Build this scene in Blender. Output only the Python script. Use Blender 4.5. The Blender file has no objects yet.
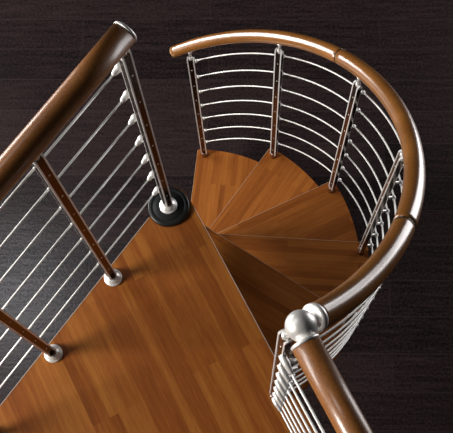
import bpy, bmesh, math
from mathutils import Vector, Matrix
from math import sin, cos, pi

C = bpy.context.scene.collection
TAU = 2 * pi

# ------------------------------------------------------------------ dimensions (metres)
RISE, STEP = 0.2158, 0.5101          # height and turn of one tread
RT, RP = 0.600, 0.5765               # tread tip radius, post radius
HUB = 0.0571                         # hub radius of a tread
BETA = -1.1146                       # direction of the landing's left edge
H_LAND, H_STAIR = 0.911, 0.854       # post heights
PITCH = 0.118
RAIL_R = 0.0245
ROD_R = 0.0024
FLOOR_Z = -6 * RISE
TH = 0.036                           # board thickness


# ------------------------------------------------------------------ materials
def nodes_of(name):
    m = bpy.data.materials.new(name)
    m.use_nodes = True
    nt = m.node_tree
    return m, nt, nt.nodes['Principled BSDF'], nt.nodes, nt.links


def setp(b, **kw):
    for k, v in kw.items():
        b.inputs[k.replace('_', ' ')].default_value = v


def strip_wood(name, dark, mid, light, width=0.036, length=0.55, rough=0.5, coat=0.06):
    m, nt, b, N, L = nodes_of(name)
    tc = N.new('ShaderNodeTexCoord')
    oi = N.new('ShaderNodeObjectInfo')
    off = N.new('ShaderNodeVectorMath'); off.operation = 'SCALE'
    off.inputs[0].default_value = (3.1, 2.3, 0.0)
    L.new(oi.outputs['Random'], off.inputs['Scale'])
    add = N.new('ShaderNodeVectorMath'); add.operation = 'ADD'
    L.new(tc.outputs['Object'], add.inputs[0]); L.new(off.outputs[0], add.inputs[1])
    br = N.new('ShaderNodeTexBrick')
    br.offset = 0.37; br.squash = 1.0
    br.inputs['Scale'].default_value = 1.0
    br.inputs['Brick Width'].default_value = length
    br.inputs['Row Height'].default_value = width
    br.inputs['Mortar Size'].default_value = 0.0
    br.inputs['Bias'].default_value = 0.0
    br.inputs['Color1'].default_value = (0, 0, 0, 1)
    br.inputs['Color2'].default_value = (1, 1, 1, 1)
    L.new(add.outputs[0], br.inputs['Vector'])
    # long grain
    mp = N.new('ShaderNodeMapping'); mp.inputs['Scale'].default_value = (6, 95, 20)
    L.new(add.outputs[0], mp.inputs['Vector'])
    nz = N.new('ShaderNodeTexNoise'); nz.inputs['Scale'].default_value = 1.0
    nz.inputs['Detail'].default_value = 5; nz.inputs['Roughness'].default_value = 0.65
    L.new(mp.outputs[0], nz.inputs['Vector'])
    mp2 = N.new('ShaderNodeMapping'); mp2.inputs['Scale'].default_value = (40, 420, 60)
    L.new(add.outputs[0], mp2.inputs['Vector'])
    nz2 = N.new('ShaderNodeTexNoise'); nz2.inputs['Scale'].default_value = 1.0
    nz2.inputs['Detail'].default_value = 2
    L.new(mp2.outputs[0], nz2.inputs['Vector'])
    m1 = N.new('ShaderNodeMath'); m1.operation = 'MULTIPLY'; m1.inputs[1].default_value = 0.36
    L.new(br.outputs['Color'], m1.inputs[0])
    m2 = N.new('ShaderNodeMath'); m2.operation = 'MULTIPLY_ADD'; m2.inputs[1].default_value = 0.80
    L.new(nz.outputs['Fac'], m2.inputs[0]); L.new(m1.outputs[0], m2.inputs[2])
    m3 = N.new('ShaderNodeMath'); m3.operation = 'MULTIPLY_ADD'; m3.inputs[1].default_value = 0.30
    L.new(nz2.outputs['Fac'], m3.inputs[0]); L.new(m2.outputs[0], m3.inputs[2])
    cr = N.new('ShaderNodeValToRGB')
    e = cr.color_ramp.elements
    e[0].position = 0.28; e[0].color = (*dark, 1)
    e[1].position = 1.10 if False else 1.0; e[1].color = (*light, 1)
    x = cr.color_ramp.elements.new(0.62); x.color = (*mid, 1)
    L.new(m3.outputs[0], cr.inputs['Fac'])
    L.new(cr.outputs['Color'], b.inputs['Base Color'])
    bp = N.new('ShaderNodeBump'); bp.inputs['Strength'].default_value = 0.06
    bp.inputs['Distance'].default_value = 0.002
    L.new(m3.outputs[0], bp.inputs['Height']); L.new(bp.outputs[0], b.inputs['Normal'])
    setp(b, Roughness=rough, Coat_Weight=coat, Coat_Roughness=0.22, Specular_IOR_Level=0.2)
    return m


def rail_wood(name, a, c, rough=0.33, coat=0.5):
    m, nt, b, N, L = nodes_of(name)
    tc = N.new('ShaderNodeTexCoord')
    nz = N.new('ShaderNodeTexNoise'); nz.inputs['Scale'].default_value = 260
    nz.inputs['Detail'].default_value = 3
    L.new(tc.outputs['Object'], nz.inputs['Vector'])
    nz2 = N.new('ShaderNodeTexNoise'); nz2.inputs['Scale'].default_value = 9
    nz2.inputs['Detail'].default_value = 3
    L.new(tc.outputs['Object'], nz2.inputs['Vector'])
    mx = N.new('ShaderNodeMath'); mx.operation = 'MULTIPLY_ADD'; mx.inputs[1].default_value = 0.5
    h = N.new('ShaderNodeMath'); h.operation = 'MULTIPLY'; h.inputs[1].default_value = 0.5
    L.new(nz2.outputs['Fac'], h.inputs[0])
    L.new(nz.outputs['Fac'], mx.inputs[0]); L.new(h.outputs[0], mx.inputs[2])
    cr = N.new('ShaderNodeValToRGB')
    cr.color_ramp.elements[0].position = 0.34; cr.color_ramp.elements[0].color = (*a, 1)
    cr.color_ramp.elements[1].position = 0.66; cr.color_ramp.elements[1].color = (*c, 1)
    L.new(mx.outputs[0], cr.inputs['Fac']); L.new(cr.outputs['Color'], b.inputs['Base Color'])
    setp(b, Roughness=rough, Coat_Weight=coat, Coat_Roughness=0.22, Coat_IOR=1.9)
    return m


def plain(name, col, rough=0.4, metal=0.0, coat=0.0, bump=0.0):
    m, nt, b, N, L = nodes_of(name)
    tc = N.new('ShaderNodeTexCoord')
    nz = N.new('ShaderNodeTexNoise'); nz.inputs['Scale'].default_value = 120
    nz.inputs['Detail'].default_value = 3
    L.new(tc.outputs['Object'], nz.inputs['Vector'])
    mr = N.new('ShaderNodeMapRange')
    mr.inputs['To Min'].default_value = rough * 0.85; mr.inputs['To Max'].default_value = rough * 1.15
    L.new(nz.outputs['Fac'], mr.inputs['Value']); L.new(mr.outputs[0], b.inputs['Roughness'])
    setp(b, Base_Color=(*col, 1), Metallic=metal, Coat_Weight=coat, Coat_Roughness=0.1)
    return m


def floor_material():
    m, nt, b, N, L = nodes_of('dark_plank_floor')
    tc = N.new('ShaderNodeTexCoord')
    rot = N.new('ShaderNodeMapping')
    rot.vector_type = 'TEXTURE'
    rot.inputs['Rotation'].default_value = (0, 0, math.radians(61.6))
    rot.inputs['Location'].default_value = (0.05, 0.0, 0)
    L.new(tc.outputs['Object'], rot.inputs['Vector'])
    br = N.new('ShaderNodeTexBrick'); br.offset = 0.43
    br.inputs['Scale'].default_value = 1.0
    br.inputs['Brick Width'].default_value = 1.35; br.inputs['Row Height'].default_value = 0.152
    br.inputs['Mortar Size'].default_value = 0.0012; br.inputs['Mortar Smooth'].default_value = 0.2
    br.inputs['Bias'].default_value = 0.0
    br.inputs['Color1'].default_value = (0.0, 0.0, 0.0, 1); br.inputs['Color2'].default_value = (1, 1, 1, 1)
    br.inputs['Mortar'].default_value = (0.5, 0.5, 0.5, 1)
    L.new(rot.outputs[0], br.inputs['Vector'])
    mp = N.new('ShaderNodeMapping'); mp.inputs['Scale'].default_value = (5, 60, 5)
    L.new(rot.outputs[0], mp.inputs['Vector'])
    nz = N.new('ShaderNodeTexNoise'); nz.inputs['Scale'].default_value = 1.0
    nz.inputs['Detail'].default_value = 6; nz.inputs['Roughness'].default_value = 0.7
    L.new(mp.outputs[0], nz.inputs['Vector'])
    fine = N.new('ShaderNodeTexNoise'); fine.inputs['Scale'].default_value = 95
    fine.inputs['Detail'].default_value = 3
    L.new(rot.outputs[0], fine.inputs['Vector'])
    a1 = N.new('ShaderNodeMath'); a1.operation = 'MULTIPLY'; a1.inputs[1].default_value = 0.18
    L.new(br.outputs['Color'], a1.inputs[0])
    a2 = N.new('ShaderNodeMath'); a2.operation = 'MULTIPLY_ADD'; a2.inputs[1].default_value = 0.75
    L.new(nz.outputs['Fac'], a2.inputs[0]); L.new(a1.outputs[0], a2.inputs[2])
    a3 = N.new('ShaderNodeMath'); a3.operation = 'MULTIPLY_ADD'; a3.inputs[1].default_value = 0.7
    L.new(fine.outputs['Fac'], a3.inputs[0]); L.new(a2.outputs[0], a3.inputs[2])
    cr = N.new('ShaderNodeValToRGB')
    cr.color_ramp.elements[0].position = 0.55; cr.color_ramp.elements[0].color = (0.0015, 0.0009, 0.0011, 1)
    cr.color_ramp.elements[1].position = 1.15 if False else 1.0; cr.color_ramp.elements[1].color = (0.034, 0.022, 0.023, 1)
    L.new(a3.outputs[0], cr.inputs['Fac'])
    mix = N.new('ShaderNodeMix'); mix.data_type = 'RGBA'
    mix.inputs['B'].default_value = (0.035, 0.027, 0.027, 1)
    L.new(br.outputs['Fac'], mix.inputs['Factor']); L.new(cr.outputs['Color'], mix.inputs['A'])
    L.new(mix.outputs['Result'], b.inputs['Base Color'])
    mr = N.new('ShaderNodeMapRange')
    mr.inputs['From Min'].default_value = 0.3; mr.inputs['From Max'].default_value = 0.9
    mr.inputs['To Min'].default_value = 0.36; mr.inputs['To Max'].default_value = 0.20
    L.new(a3.outputs[0], mr.inputs['Value']); L.new(mr.outputs[0], b.inputs['Roughness'])
    setp(b, Specular_IOR_Level=0.5)
    bp = N.new('ShaderNodeBump'); bp.inputs['Strength'].default_value = 0.3
    bp.inputs['Distance'].default_value = 0.002
    L.new(a3.outputs[0], bp.inputs['Height']); L.new(bp.outputs[0], b.inputs['Normal'])
    return m


M = {
    'landing': strip_wood('landing_strip_wood', (0.135, 0.034, 0.0046), (0.230, 0.064, 0.0088), (0.36, 0.130, 0.022), width=0.024, length=0.8),
    'tread': strip_wood('tread_strip_wood', (0.14, 0.036, 0.0052), (0.245, 0.070, 0.0100), (0.36, 0.122, 0.021), width=0.020, length=0.36),
    'rail': rail_wood('handrail_wood', (0.17, 0.060, 0.0105), (0.36, 0.145, 0.030), 0.3, 1.0),
    'straight_rail': rail_wood('straight_handrail_wood', (0.14, 0.047, 0.0085), (0.30, 0.112, 0.023), 0.42, 0.35),
    'rail_end_lit': rail_wood('handrail_end_lit_wood', (0.40, 0.20, 0.075), (0.50, 0.27, 0.11)),  # light falling on the end face is put into this paler wood
    'post': plain('dark_reflection_steel', (0.10, 0.055, 0.040), 0.18, 1.0),  # dark tone stands in for dark surroundings mirrored in polished steel
    'glint': plain('painted_glint_steel', (0.90, 0.90, 0.89), 0.25, 0.35),  # bright tone paints the light caught along the post edges
    'collar': plain('post_foot_wood', (0.13, 0.042, 0.013), 0.3, 0.0, 0.4),
    'chrome': plain('polished_steel', (0.90, 0.90, 0.89), 0.28, 0.45),
    'rod': plain('steel_rod', (0.86, 0.86, 0.84), 0.36, 0.3),
    'satin': plain('satin_steel', (0.88, 0.87, 0.85), 0.40, 0.55),
    'black': plain('black_cap', (0.008, 0.009, 0.009), 0.35, 0.0, 0.0),
    'steel_tube': plain('painted_column_steel', (0.05, 0.05, 0.052), 0.4, 0.4),
    'edge': plain('pale_edge_band', (0.62, 0.56, 0.52), 0.4, 0.3),
    'tread_edge_lit': plain('lit_wood_edge', (0.50, 0.34, 0.22), 0.4, 0.0, 0.3),  # pale tone paints the light caught by the tread's front edge
    'floor': floor_material(),
}


# ------------------------------------------------------------------ mesh helpers
class MB:
    def __init__(self):
        self.bm = bmesh.new()

    def tube(self, pts, r, seg=16, closed_ends=True):
        pts = [Vector(p) for p in pts]
        n = len(pts)
        rr = r if isinstance(r, (list, tuple)) else [r] * n
        tang = []
        for i in range(n):
            a = pts[max(i - 1, 0)]; c = pts[min(i + 1, n - 1)]
            tang.append((c - a).normalized())
        t0 = tang[0]
        ref = Vector((0, 0, 1)) if abs(t0.z) < 0.9 else Vector((1, 0, 0))
        nx = t0.cross(ref).normalized()
        rings = []
        for i in range(n):
            t = tang[i]
            nx = (nx - t * nx.dot(t)).normalized()
            ny = t.cross(nx)
            rings.append([self.bm.verts.new(pts[i] + (nx * cos(TAU * k / seg) + ny * sin(TAU * k / seg)) * rr[i]) for k in range(seg)])
        for i in range(n - 1):
            for k in range(seg):
                f = self.bm.faces.new((rings[i][k], rings[i][(k + 1) % seg], rings[i + 1][(k + 1) % seg], rings[i + 1][k]))
                f.smooth = True
        if closed_ends:
            self.bm.faces.new(rings[0][::-1]); self.bm.faces.new(rings[-1])
        return self

    def lathe(self, prof, origin=(0, 0, 0), axis=(0, 0, 1), seg=28):
        """prof: list of (radius, height) along axis; neighbours with a sharp turn are duplicated."""
        o = Vector(origin); ax = Vector(axis).normalized()
        u = ax.orthogonal().normalized(); w = ax.cross(u)
        rings = []
        for (r, h) in prof:
            if r < 1e-6:
                rings.append([self.bm.verts.new(o + ax * h)])
            else:
                rings.append([self.bm.verts.new(o + ax * h + (u * cos(TAU * k / seg) + w * sin(TAU * k / seg)) * r) for k in range(seg)])
        for a, c in zip(rings[:-1], rings[1:]):
            for k in range(seg):
                k2 = (k + 1) % seg
                if len(a) == 1 and len(c) == 1: continue
                if len(a) == 1: f = self.bm.faces.new((a[0], c[k2], c[k]))
                elif len(c) == 1: f = self.bm.faces.new((a[k], a[k2], c[0]))
                else: f = self.bm.faces.new((a[k], a[k2], c[k2], c[k]))
                f.smooth = True
        if len(rings[0]) > 1: self.bm.faces.new(rings[0][::-1])
        if len(rings[-1]) > 1: self.bm.faces.new(rings[-1])
        return self

    def sphere(self, c, r, seg=32, rings=20):
        return self.lathe([(r * sin(pi * i / rings), -r * cos(pi * i / rings)) for i in range(rings + 1)], c, (0, 0, 1), seg)

    def box(self, lo, hi):
        x0, y0, z0 = lo; x1, y1, z1 = hi
        v = [self.bm.verts.new(p) for p in ((x0, y0, z0), (x1, y0, z0), (x1, y1, z0), (x0, y1, z0), (x0, y0, z1), (x1, y0, z1), (x1, y1, z1), (x0, y1, z1))]
        for q in ((3, 2, 1, 0), (4, 5, 6, 7), (0, 1, 5, 4), (1, 2, 6, 5), (2, 3, 7, 6), (3, 0, 4, 7)):
            self.bm.faces.new([v[i] for i in q])
        return self

    def prism(self, poly, z0, z1):
        lo = [self.bm.verts.new((x, y, z0)) for x, y in poly]
        hi = [self.bm.verts.new((x, y, z1)) for x, y in poly]
        n = len(poly)
        self.bm.faces.new(hi); self.bm.faces.new(lo[::-1])
        for i in range(n):
            self.bm.faces.new((lo[i], lo[(i + 1) % n], hi[(i + 1) % n], hi[i]))
        return self

    def bevel(self, w, seg=3, only_horizontal_rims=False):
        ed = [e for e in self.bm.edges if len(e.link_faces) == 2 and e.calc_face_angle(0) > 0.6]
        bmesh.ops.bevel(self.bm, geom=ed, offset=w, segments=seg, profile=0.5, affect='EDGES', clamp_overlap=True)
        return self

    def build(self, name, mat, parent=None, loc=None, rotz=0.0):
        bmesh.ops.recalc_face_normals(self.bm, faces=self.bm.faces)
        me = bpy.data.meshes.new(name)
        self.bm.to_mesh(me); self.bm.free()
        me.materials.append(M[mat])
        o = bpy.data.objects.new(name, me)
        C.objects.link(o)
        if parent is not None: o.parent = parent
        if loc is not None: o.location = loc
        o.rotation_euler.z = rotz
        return o


def tag(o, label, cat, group=None):
    o['label'] = label; o['category'] = cat
    if group: o['group'] = group
    return o


def empty(name, loc, rotz, label, cat, group=None):
    o = bpy.data.objects.new(name, None)
    o.empty_display_size = 0.05
    C.objects.link(o)
    o.location = loc; o.rotation_euler.z = rotz
    return tag(o, label, cat, group)


def copy_part(src, parent, loc=None):
    c = src.copy()
    C.objects.link(c)
    c.parent = parent
    if loc is not None: c.location = loc
    return c


# ------------------------------------------------------------------ setting
fl = MB().box((-6, -6, -0.08), (6, 6, 0)).build('floor', 'floor', loc=(0, 0, FLOOR_Z))
fl['kind'] = 'structure'

# ------------------------------------------------------------------ landing platform
bdir = Vector((cos(BETA), sin(BETA), 0)); bn = Vector((-sin(BETA), cos(BETA), 0))   # bn points onto the landing
poly = []
YR = 0.0614; CB = 0.0261
poly.append((1.30, YR)); poly.append((0.0, YR))
a0, a1 = math.radians(90), math.radians(90 + 150)
hub_r = YR
a_end = BETA + TAU - pi / 2 - math.acos(CB / hub_r) + 0.0
# hub arc runs from the right edge round the corner to where the left edge begins
a_end = math.atan2((-bn).y, (-bn).x) % TAU
a_end = a_end - math.acos(CB / hub_r)
na = 10
for i in range(1, na + 1):
    a = a0 + (a_end - a0) * i / na
    poly.append((hub_r * cos(a), hub_r * sin(a)))
q = -bn * CB + bdir * 1.08
poly.append((q.x, q.y)); poly.append((1.30, q.y))
land = empty('landing_platform', (0, 0, 0), 0, 'large orange brown strip wood landing at the top of the spiral stair', 'landing')
MB().prism(poly, -0.042, 0.0).bevel(0.0016, 2).build('deck', 'landing', land)
# thin pale edge bands along the two visible sides
def band(p, d, length, nrm, name):
    p = Vector(p); d = Vector(d); nrm = Vector(nrm)
    m = MB()
    pts = [p, p + d * length, p + d * length + nrm * 0.0013, p + nrm * 0.0013]
    m.prism([(v.x, v.y) for v in pts], -0.042, 0.0004)
    return m.build(name, 'edge', land)
band((0.03, YR, 0), (1, 0, 0), 1.27, (0, 1, 0), 'edge_band')
s_start = math.sqrt(hub_r ** 2 - CB ** 2)
band(-bn * CB + bdir * (s_start + 0.0), bdir, 1.08 - s_start, -bn, 'edge_band')

# ------------------------------------------------------------------ treads
def tread_poly(c=HUB, span=STEP, rt=RT):
    pts = []
    s = math.sqrt(rt ** 2 - c ** 2)
    pts.append((0.0, c))
    th_hi = math.atan2(c, s)
    rear = -span
    th_lo = rear - math.atan2(c, s)
    # hub arc: from rear tangent round the back to the front tangent
    hub = []
    h0 = rear - pi / 2; h1 = pi / 2 - TAU
    for i in range(15):
        a = h0 + (h1 - h0) * i / 14
        hub.append((c * cos(a), c * sin(a)))
    arc = []
    for i in range(25):
        a = th_lo + (th_hi - th_lo) * i / 24
        arc.append((rt * cos(a), rt * sin(a)))
    return arc + hub[::-1]          # counter-clockwise

TREADS = [
    'shaded wedge tread directly under the long right edge of the landing',
    'shaded wedge tread second below the landing, its far edge nearly level in view',
    'half lit wedge tread in the middle of the flight, right of the column',
    'bright wedge tread second from the bottom of the spiral',
    'bright lowest wedge tread at the far end, its left edge open to the floor',
]
for k in range(1, 6):
    o = MB().prism(tread_poly(), -TH, 0.0).bevel(0.0022, 2).build('stair_tread', 'tread', loc=(0, 0, -k * RISE), rotz=STEP * k)
    tag(o, TREADS[k - 1], 'stair step', 'wedge treads of the spiral stair')
    e = MB().prism([(0.02, HUB - 0.0002), (RT - 0.006, HUB - 0.0002), (RT - 0.006, HUB + 0.0010), (0.02, HUB + 0.0010)], -TH + 0.003, 0.0002).build('edge_band', 'tread_edge_lit', o)  # thin strip added for the highlight along the front edge

# ------------------------------------------------------------------ central column
col = empty('central_column', (0, 0, FLOOR_Z), 0, 'dark steel centre column of the spiral, capped by a black disc on the landing corner', 'column')
z_lo = FLOOR_Z
tops = [-k * RISE for k in range(5, 0, -1)] + [0.0]
for i, t in enumerate(tops):
    bottom = z_lo - FLOOR_Z
    top = t - (TH if i < 5 else 0.042) - FLOOR_Z
    MB().lathe([(0.050, bottom), (0.050, bottom + 0.012), (0.040, bottom + 0.016), (0.040, top - 0.016), (0.050, top - 0.012), (0.050, top)]).build('spacer_tube', 'steel_tube', col)
    z_lo = t
R_D = 0.0575
d0 = -FLOOR_Z
disc = MB().lathe([(R_D, d0 + 0.0005), (R_D, d0 + 0.008), (R_D - 0.0012, d0 + 0.0105), (R_D - 0.0035, d0 + 0.012), (R_D - 0.012, d0 + 0.0128),
                   (R_D - 0.0135, d0 + 0.0120), (R_D - 0.015, d0 + 0.0128), (0.028, d0 + 0.0132), (0.0, d0 + 0.0132)], seg=48).build('cap_disc', 'black', col)
disc['label'] = 'round black cap disc'

# ------------------------------------------------------------------ posts
PROTO = {}
def proto(key, mb, mat):
    """first use of a part mesh is built, later ones are copies sharing the mesh"""
    PROTO[key] = (mb, mat)

def part(key, name, maker, mat, parent, loc=(0, 0, 0), rotz=0.0):
    if key in PROTO:
        o = copy_part(PROTO[key], parent, loc)
        o.rotation_euler = (0, 0, rotz)
        return o
    o = maker().build(name, mat, parent, loc, rotz)
    PROTO[key] = o
    return o

def m_core(h):
    def f():
        out = [(-0.0064, -0.0085), (-0.0064, 0.0085), (-0.0060, 0.0085), (-0.0060, 0.0121), (0.0046, 0.0121), (0.0056, 0.0100),
               (0.0056, -0.0100), (0.0046, -0.0121), (-0.0060, -0.0121), (-0.0060, -0.0085)]
        return MB().prism(out[::-1], 0.028, h - 0.016)
    return f

def m_glint(h):
    def f():
        m = MB()
        pr = [(-0.0080, 0.030), (0.0066, 0.030), (0.0066, h - 0.010), (0.0040, h - 0.002), (-0.0008, h), (-0.0058, h - 0.002), (-0.0080, h - 0.010)]
        a = [m.bm.verts.new((x, -0.0019, z)) for x, z in pr]; b = [m.bm.verts.new((x, 0.0019, z)) for x, z in pr]
        n = len(pr)
        m.bm.faces.new(a); m.bm.faces.new(b[::-1])
        for i in range(n): m.bm.faces.new((a[i], b[i], b[(i + 1) % n], a[(i + 1) % n]))
        return m.bevel(0.0012, 3)
    return f

def m_screw():
    return MB().lathe([(0.0024, -0.004), (0.0024, 0.0004), (0.0018, 0.0011), (0.0, 0.0014)], (0, 0, 0), (-1, 0, 0), 14)

def m_foot_stair():
    return MB().lathe([(0.0125, 0.0), (0.0125, 0.030), (0.0115, 0.034), (0.0, 0.034)], seg=24)

def m_foot_land():
    return MB().lathe([(0.0122, 0.012), (0.0122, 0.040), (0.0110, 0.044), (0.0, 0.044)], seg=24)

def m_flange():
    return MB().lathe([(0.0245, 0.0), (0.0245, 0.006), (0.0235, 0.0078), (0.0205, 0.0084), (0.0192, 0.0095), (0.0192, 0.0165), (0.0182, 0.0183), (0.0150, 0.0188), (0.0145, 0.0240), (0.0130, 0.0250), (0.0, 0.0250)], seg=36)

def m_pin(h, up):
    return lambda: MB().lathe([(0.0046, h - 0.022), (0.0046, h + up - 0.004), (0.0075, h + up), (0.0075, h + up + 0.003), (0.0, h + up + 0.003)], seg=18).lathe(
        [(0.0, h - 0.016), (0.0062, h - 0.010), (0.0068, h - 0.004), (0.0050, h + 0.002), (0.0, h + 0.004)], seg=18)

def m_clamp(reach, tilt, q=1.0):
    """radial stub from the post, then a sleeve lying along the rod"""
    def f():
        m = MB()
        m.lathe([(0.0062, 0.003), (0.0062, 0.009), (0.0042, 0.010), (0.0042, reach)], (0, 0, 0), (1, 0, 0), 14)
        ax = Vector((0, cos(tilt), sin(tilt)))
        m.lathe([(r * q, h * q) for r, h in [(0.0030, -0.0085), (0.0042, -0.0075), (0.0044, -0.003), (0.0058, -0.0022), (0.0058, 0.0022), (0.0044, 0.003), (0.0042, 0.0075), (0.0030, 0.0085)]], (reach, 0, 0), ax, 16)
        return m
    return f

def m_end_socket(reach, tilt, sgn):
    """conical rod socket at the last post of a run"""
    def f():
        m = MB()
        m.lathe([(0.0062, 0.003), (0.0062, 0.009), (0.0042, 0.010), (0.0042, reach)], (0, 0, 0), (1, 0, 0), 14)
        ax = Vector((0, sgn * cos(tilt), sgn * sin(tilt)))
        m.lathe([(0.0, -0.0095), (0.0055, -0.008), (0.0085, -0.003), (0.0085, 0.005), (0.0068, 0.007), (0.0064, 0.013), (0.0045, 0.019), (0.0034, 0.021)], (reach, 0, 0), ax, 18)
        return m
    return f

ZL = [0.110 + PITCH * j for j in range(7)]        # rod heights on the landing
ZS = [0.075 + 0.1167 * j for j in range(7)]       # rod heights above a tread
OUT = 0.025
SLOPE = RISE / STEP / (RP + OUT)                  # rise per metre along the spiral rods

def post(loc, out_angle, height, heights, up, foot, clamp, label, tilt=0.0):
    """local +x points outward (rod side)"""
    p = empty('baluster_post', loc, out_angle, label, 'railing post', 'railing posts of the stair')
    part(('core', height), 'post_core', m_core(height), 'post', p)
    part(('glint', height), 'glint_strip', m_glint(height), 'glint', p, (0, 0.0097, 0))  # strip added to draw the highlight on the post edge
    part(('glint', height), 'glint_strip', m_glint(height), 'glint', p, (0, -0.0097, 0))
    if foot == 'stair':
        part(('foot', 's'), 'post_foot', m_foot_stair, 'collar', p)
    else:
        part(('foot', 'l'), 'post_foot', m_foot_land, 'post', p)
        part(('flange',), 'base_flange', m_flange, 'chrome', p)
    part(('pin', height, round(up, 3)), 'rail_bracket', m_pin(height, up), 'chrome', p)
    for z in heights:
        part(('screw',), 'screw', m_screw, 'chrome', p, (-0.0058, 0, z))
    if clamp:
        for z in heights:
            if clamp == 'mid':
                part(('clamp', tilt), 'rod_clamp', m_clamp(OUT, tilt, 0.75 if foot == 'land' else 1.0), 'satin', p, (0, 0, z))
            else:
                part(('socket', tilt, clamp), 'rod_socket', m_end_socket(OUT, tilt, clamp), 'satin', p, (0, 0, z))
    return p

out_left = math.atan2(-bn.y, -bn.x)
LEFT_S = [0.0, 0.2471, 0.5006, 0.760]
LEFT_Z_RAIL = 0.945
left_labels = [
    'slim post rising from the black disc at the landing corner',
    'second post from the black disc, standing on the left edge of the landing',
    'third post from the black disc, lower left on the edge of the landing',
    'last post of the straight left railing beyond the picture edge',
]
for i, s in enumerate(LEFT_S):
    z0 = 0.0132 if i == 0 else 0.0
    h = H_LAND - z0
    q = bdir * s
    ends = {0: -1, 3: 1}
    # local y runs along the edge: find its sign against bdir
    ly = Vector((-sin(out_left), cos(out_left), 0)).dot(bdir)
    cl = 'mid'
    if i == 0: cl = 1 if ly > 0 else -1
    if i == 3: cl = -1 if ly > 0 else 1
    post((q.x, q.y, z0), out_left, h, [z - z0 for z in ZL], LEFT_Z_RAIL - RAIL_R - H_LAND, 'land', cl, left_labels[i])

stair_labels = {
    1: 'post hidden beneath the curved handrail between the silver ball and the second joint',
    2: 'post leaning across the right side of the spiral, at the second tread below the landing',
    3: 'post at the tip of the middle tread, nearest the first handrail joint',
    4: 'post at the tip of the second lowest tread, upright near the top of the ring',
    5: 'last post of the spiral, at the tip of the lowest tread by the handrail end',
}
cc = HUB - 0.0304
p_ang = math.atan2(cc, math.sqrt(RP ** 2 - cc ** 2))
def rr_at(th):
    ks = [(0.0, 0.0245), (0.63, 0.0236), (1.5, 0.0216), (2.08, 0.0200), (2.7, 0.0180)]
    for (a, ra), (b, rb) in zip(ks[:-1], ks[1:]):
        if th <= b: return ra + (rb - ra) * (th - a) / (b - a)
    return ks[-1][1]
def rail_z(th): return 0.931 - RISE / STEP * th
tilt = -math.atan(SLOPE)
for k in range(1, 6):
    a = STEP * k + p_ang
    loc = (RP * cos(a), RP * sin(a), -k * RISE)
    up = rail_z(a) + k * RISE - H_STAIR - rr_at(a)
    post(loc, a, H_STAIR, ZS, up, 'stair', 'mid' if k < 5 else -1, stair_labels[k], tilt)

# corner post under the ball: both rod systems end here
HX, HY = 0.588, 0.012
ph = post((HX, HY, 0), pi / 2, H_LAND, ZL, 0.012, 'stair', None, 'corner post under the silver ball at the open end of the landing')
for z in ZS:
    # local x is world +y, local y is world -x
    def mk():
        m = MB()
        m.lathe([(0.0055, -0.004), (0.0078, 0.0), (0.0078, 0.012), (0.0062, 0.016), (0.0045, 0.028), (0.0036, 0.030)], (0.004, -0.013, 0.0), Vector((0.93, -0.10, -0.36)), 16)
        return m
    part(('ringsocket',), 'rod_socket', mk, 'satin', ph, (0, 0, z))
    def mk2():
        m = MB()
        m.lathe([(0.0055, -0.002), (0.0074, 0.002), (0.0074, 0.018), (0.0060, 0.022), (0.0045, 0.034), (0.0036, 0.036)], (-0.008, -0.010, 0.0), Vector((0, -1, 0)), 16)
        return m
    part(('runsocket',), 'rod_socket', mk2, 'satin', ph, (0, 0, z + 0.006))
RY = 0.030
RIGHT_END = 1.18
post((RIGHT_END - 0.04, HY + 0.012, 0), pi / 2, H_LAND, ZL, 0.945 - RAIL_R - H_LAND, 'land', None, 'far post of the straight right railing beyond the picture edge')

# ------------------------------------------------------------------ rods
ORD = ['topmost', 'second from the top', 'third from the top', 'middle', 'third from the bottom', 'second from the bottom', 'lowest']
for j in range(7):
    a = -bn * OUT + bdir * 0.004 + Vector((0, 0, ZL[j]))
    b = -bn * OUT + bdir * (LEFT_S[3] - 0.004) + Vector((0, 0, ZL[j]))
    o = MB().tube([a, b], ROD_R, 12).build('railing_rod', 'rod')
    tag(o, '%s straight steel rod of the left landing railing' % ORD[6 - j], 'rod', 'straight rods of the left railing')
for j in range(7):
    pts = []
    a_lo, a_hi = p_ang, 5 * STEP + p_ang - 0.006
    n = 110
    for i in range(n + 1):
        a = a_lo + (a_hi - a_lo) * i / n
        z = ZS[j] - RISE / STEP * (a - p_ang)
        r = RP + OUT
        p = Vector((r * cos(a), r * sin(a), z))
        if a < 0.30:                       # swing in to the corner post
            w = ((0.30 - a) / (0.30 - a_lo)) ** 2
            p += Vector((0.0, -0.010, 0.0)) * w
        pts.append(p)
    o = MB().tube(pts, ROD_R, 10).build('railing_rod', 'rod')
    tag(o, '%s curved steel rod circling the spiral' % ORD[6 - j], 'rod', 'curved rods of the spiral railing')
for j in range(7):
    z = ZS[j] + 0.006
    o = MB().tube([(HX + 0.014, 0.004, z), (RIGHT_END, 0.004, z)], ROD_R, 12).build('railing_rod', 'rod')
    tag(o, '%s straight steel rod of the right railing below the ball' % ORD[6 - j], 'rod', 'straight rods of the right railing')

# ------------------------------------------------------------------ handrails
# left straight rail
ax = -bn * 0.005 + Vector((0, 0, LEFT_Z_RAIL))
lr = empty('handrail', ax + bdir * 0.0, 0, 'straight round wooden handrail across the upper left, silver cap at its free end', 'handrail')
MB().tube([bdir * s for s in (-0.018, 0.1, 0.3, 0.5, 0.83)], RAIL_R, 40).build('rail', 'straight_rail', lr)
MB().lathe([(0.0, 0.0045), (0.022, 0.0042), (RAIL_R - 0.0006, 0.0030), (RAIL_R + 0.0006, 0.0015), (RAIL_R + 0.0006, -0.0015), (RAIL_R + 0.0002, -0.0025), (0.0, -0.0025)], -bdir * 0.0205, -bdir, 40).build('end_cap', 'satin', lr)

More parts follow.
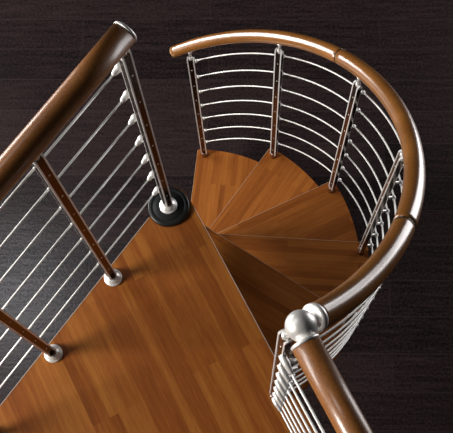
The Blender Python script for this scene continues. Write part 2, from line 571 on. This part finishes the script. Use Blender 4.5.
# ball
BALL = Vector((0.590, 0.037, 0.945)); BR = 0.0258
bt = tag(MB().sphere(BALL, BR, 40, 24).build('ball_joint', 'satin'), 'satin silver ball joining the curved and the straight right handrail', 'ball')

# right straight rail
r0 = BALL.x + BR - 0.002
rr = empty('handrail', (r0, RY, 0.945), 0, 'straight wooden handrail running from the silver ball to the bottom edge', 'handrail')
MB().tube([(0.003, 0, 0), (0.2, 0, 0), (0.4, 0, 0), (RIGHT_END + 0.05 - r0, 0, 0)], RAIL_R, 40).build('rail', 'straight_rail', rr)
MB().lathe([(0.0, -0.003), (0.012, -0.003), (0.021, -0.0015), (RAIL_R + 0.0005, 0.0005), (RAIL_R + 0.0008, 0.003), (RAIL_R + 0.0003, 0.0055), (0.0, 0.0055)], (0, 0, 0), (1, 0, 0), 40).build('end_ring', 'satin', rr)

# curved rail
RR = 0.586
TH0, TH1 = 0.118, 2.685
J1, J2 = 0.630, 1.735
def rp(th):
    z = rail_z(th)
    w = max(0.0, (0.42 - th) / 0.30)
    z += 0.012 * w * w
    return Vector((RR * cos(th), RR * sin(th), z))
cr = empty('handrail', rp(1.4), 0, 'curved wooden handrail sweeping round the spiral down from the silver ball', 'handrail')
ORG = rp(1.4)
def seg_rad(a, b, n=48): return [rr_at(a + (b - a) * i / n) for i in range(n + 1)]
def seg_pts(a, b, n=48): return [rp(a + (b - a) * i / n) - ORG for i in range(n + 1)]
g = 0.0022
MB().tube(seg_pts(TH0 + 0.004, J1 - g), seg_rad(TH0 + 0.004, J1 - g), 40).build('rail_segment', 'rail', cr)
MB().tube(seg_pts(J1 + g, J2 - g), seg_rad(J1 + g, J2 - g), 40).build('rail_segment', 'rail', cr)
pts = seg_pts(J2 + g, TH1, 60)
rad = seg_rad(J2 + g, TH1, 60)
MB().tube(pts, rad, 40).build('rail_segment', 'rail', cr)
for jn in (J1, J2):
    t = (rp(jn + 0.01) - rp(jn - 0.01)).normalized()
    q = rr_at(jn)
    o = MB().lathe([(q - 0.001, -0.0016), (q + 0.0004, -0.0014), (q + 0.0004, 0.0014), (q - 0.001, 0.0016)], rp(jn) - ORG, t, 40).build('joint_ring', 'black', cr)
t = (rp(TH1) - rp(TH1 - 0.02)).normalized()
o = MB().lathe([(rr_at(TH1), -0.0005), (rr_at(TH1) - 0.0004, 0.0025), (rr_at(TH1) - 0.003, 0.0055), (0.0, 0.0065)], rp(TH1) - ORG, t, 40).build('end_cap', 'rail_end_lit', cr)
o['label'] = 'rounded wooden end, the light on it painted pale'
t = (rp(TH0) - rp(TH0 + 0.02)).normalized()
MB().lathe([(RAIL_R + 0.0003, -0.006), (RAIL_R + 0.0012, -0.003), (RAIL_R + 0.0012, 0.000), (RAIL_R - 0.0008, 0.0035), (0.020, 0.0045), (0.010, 0.005), (0.009, 0.022), (0.0, 0.022)], rp(TH0) - ORG, t, 40).build('end_collar', 'satin', cr)

# ------------------------------------------------------------------ camera
R = ((0.46120485, 0.88679835, -0.02964418), (0.84253844, -0.44817391, -0.2987794), (-0.27824282, 0.11282215, -0.95386167))
right, down, fwd = (Vector(r) for r in R)
cam = bpy.data.cameras.new('camera')
co = bpy.data.objects.new('camera', cam); C.objects.link(co)
up, back = -down, -fwd
mw = Matrix(((right.x, up.x, back.x, 0.78637809), (right.y, up.y, back.y, -0.1506485), (right.z, up.z, back.z, 2.35894696), (0, 0, 0, 1)))
co.matrix_world = mw
cam.sensor_fit = 'HORIZONTAL'; cam.sensor_width = 36.0
cam.lens = 900.0 / 453.0 * 36.0
cam.clip_start = 0.05
bpy.context.scene.camera = co

# ------------------------------------------------------------------ light
def area(name, loc, target, size, power, col, size_y=None):
    l = bpy.data.lights.new(name, 'AREA')
    l.energy = power; l.color = col; l.size = size
    if size_y: l.shape = 'RECTANGLE'; l.size_y = size_y
    o = bpy.data.objects.new(name, l); C.objects.link(o)
    o.location = loc
    o.rotation_euler = (Vector(target) - Vector(loc)).to_track_quat('-Z', 'Y').to_euler()
    return o

area('softbox_key', (-0.40, -3.25, 1.85), (0.05, 0.1, -0.3), 1.3, 178, (1.0, 0.95, 0.88), 0.9)
area('softbox_left', (-3.2, -2.2, 0.30), (0.05, 0.1, 0.1), 2.6, 150, (1.0, 0.96, 0.92), 1.3)
area('softbox_overhead', (-1.95, -1.35, 3.6), (-0.3, -0.7, -1.3), 0.9, 15, (0.90, 0.95, 1.0))
area('softbox_right', (-0.3, 3.4, -0.15), (0.4, 0.2, 0.2), 1.9, 60, (1.0, 0.97, 0.97), 1.9)

w = bpy.data.worlds.new('world'); bpy.context.scene.world = w
w.use_nodes = True
bg = w.node_tree.nodes['Background']
bg.inputs['Color'].default_value = (0.9, 0.93, 1.0, 1)
bg.inputs['Strength'].default_value = 0.006

vs = bpy.context.scene.view_settings
vs.view_transform = 'Standard'; vs.look = 'None'; vs.gamma = 1.0; vs.use_curve_mapping = False
vs.exposure = 0.0
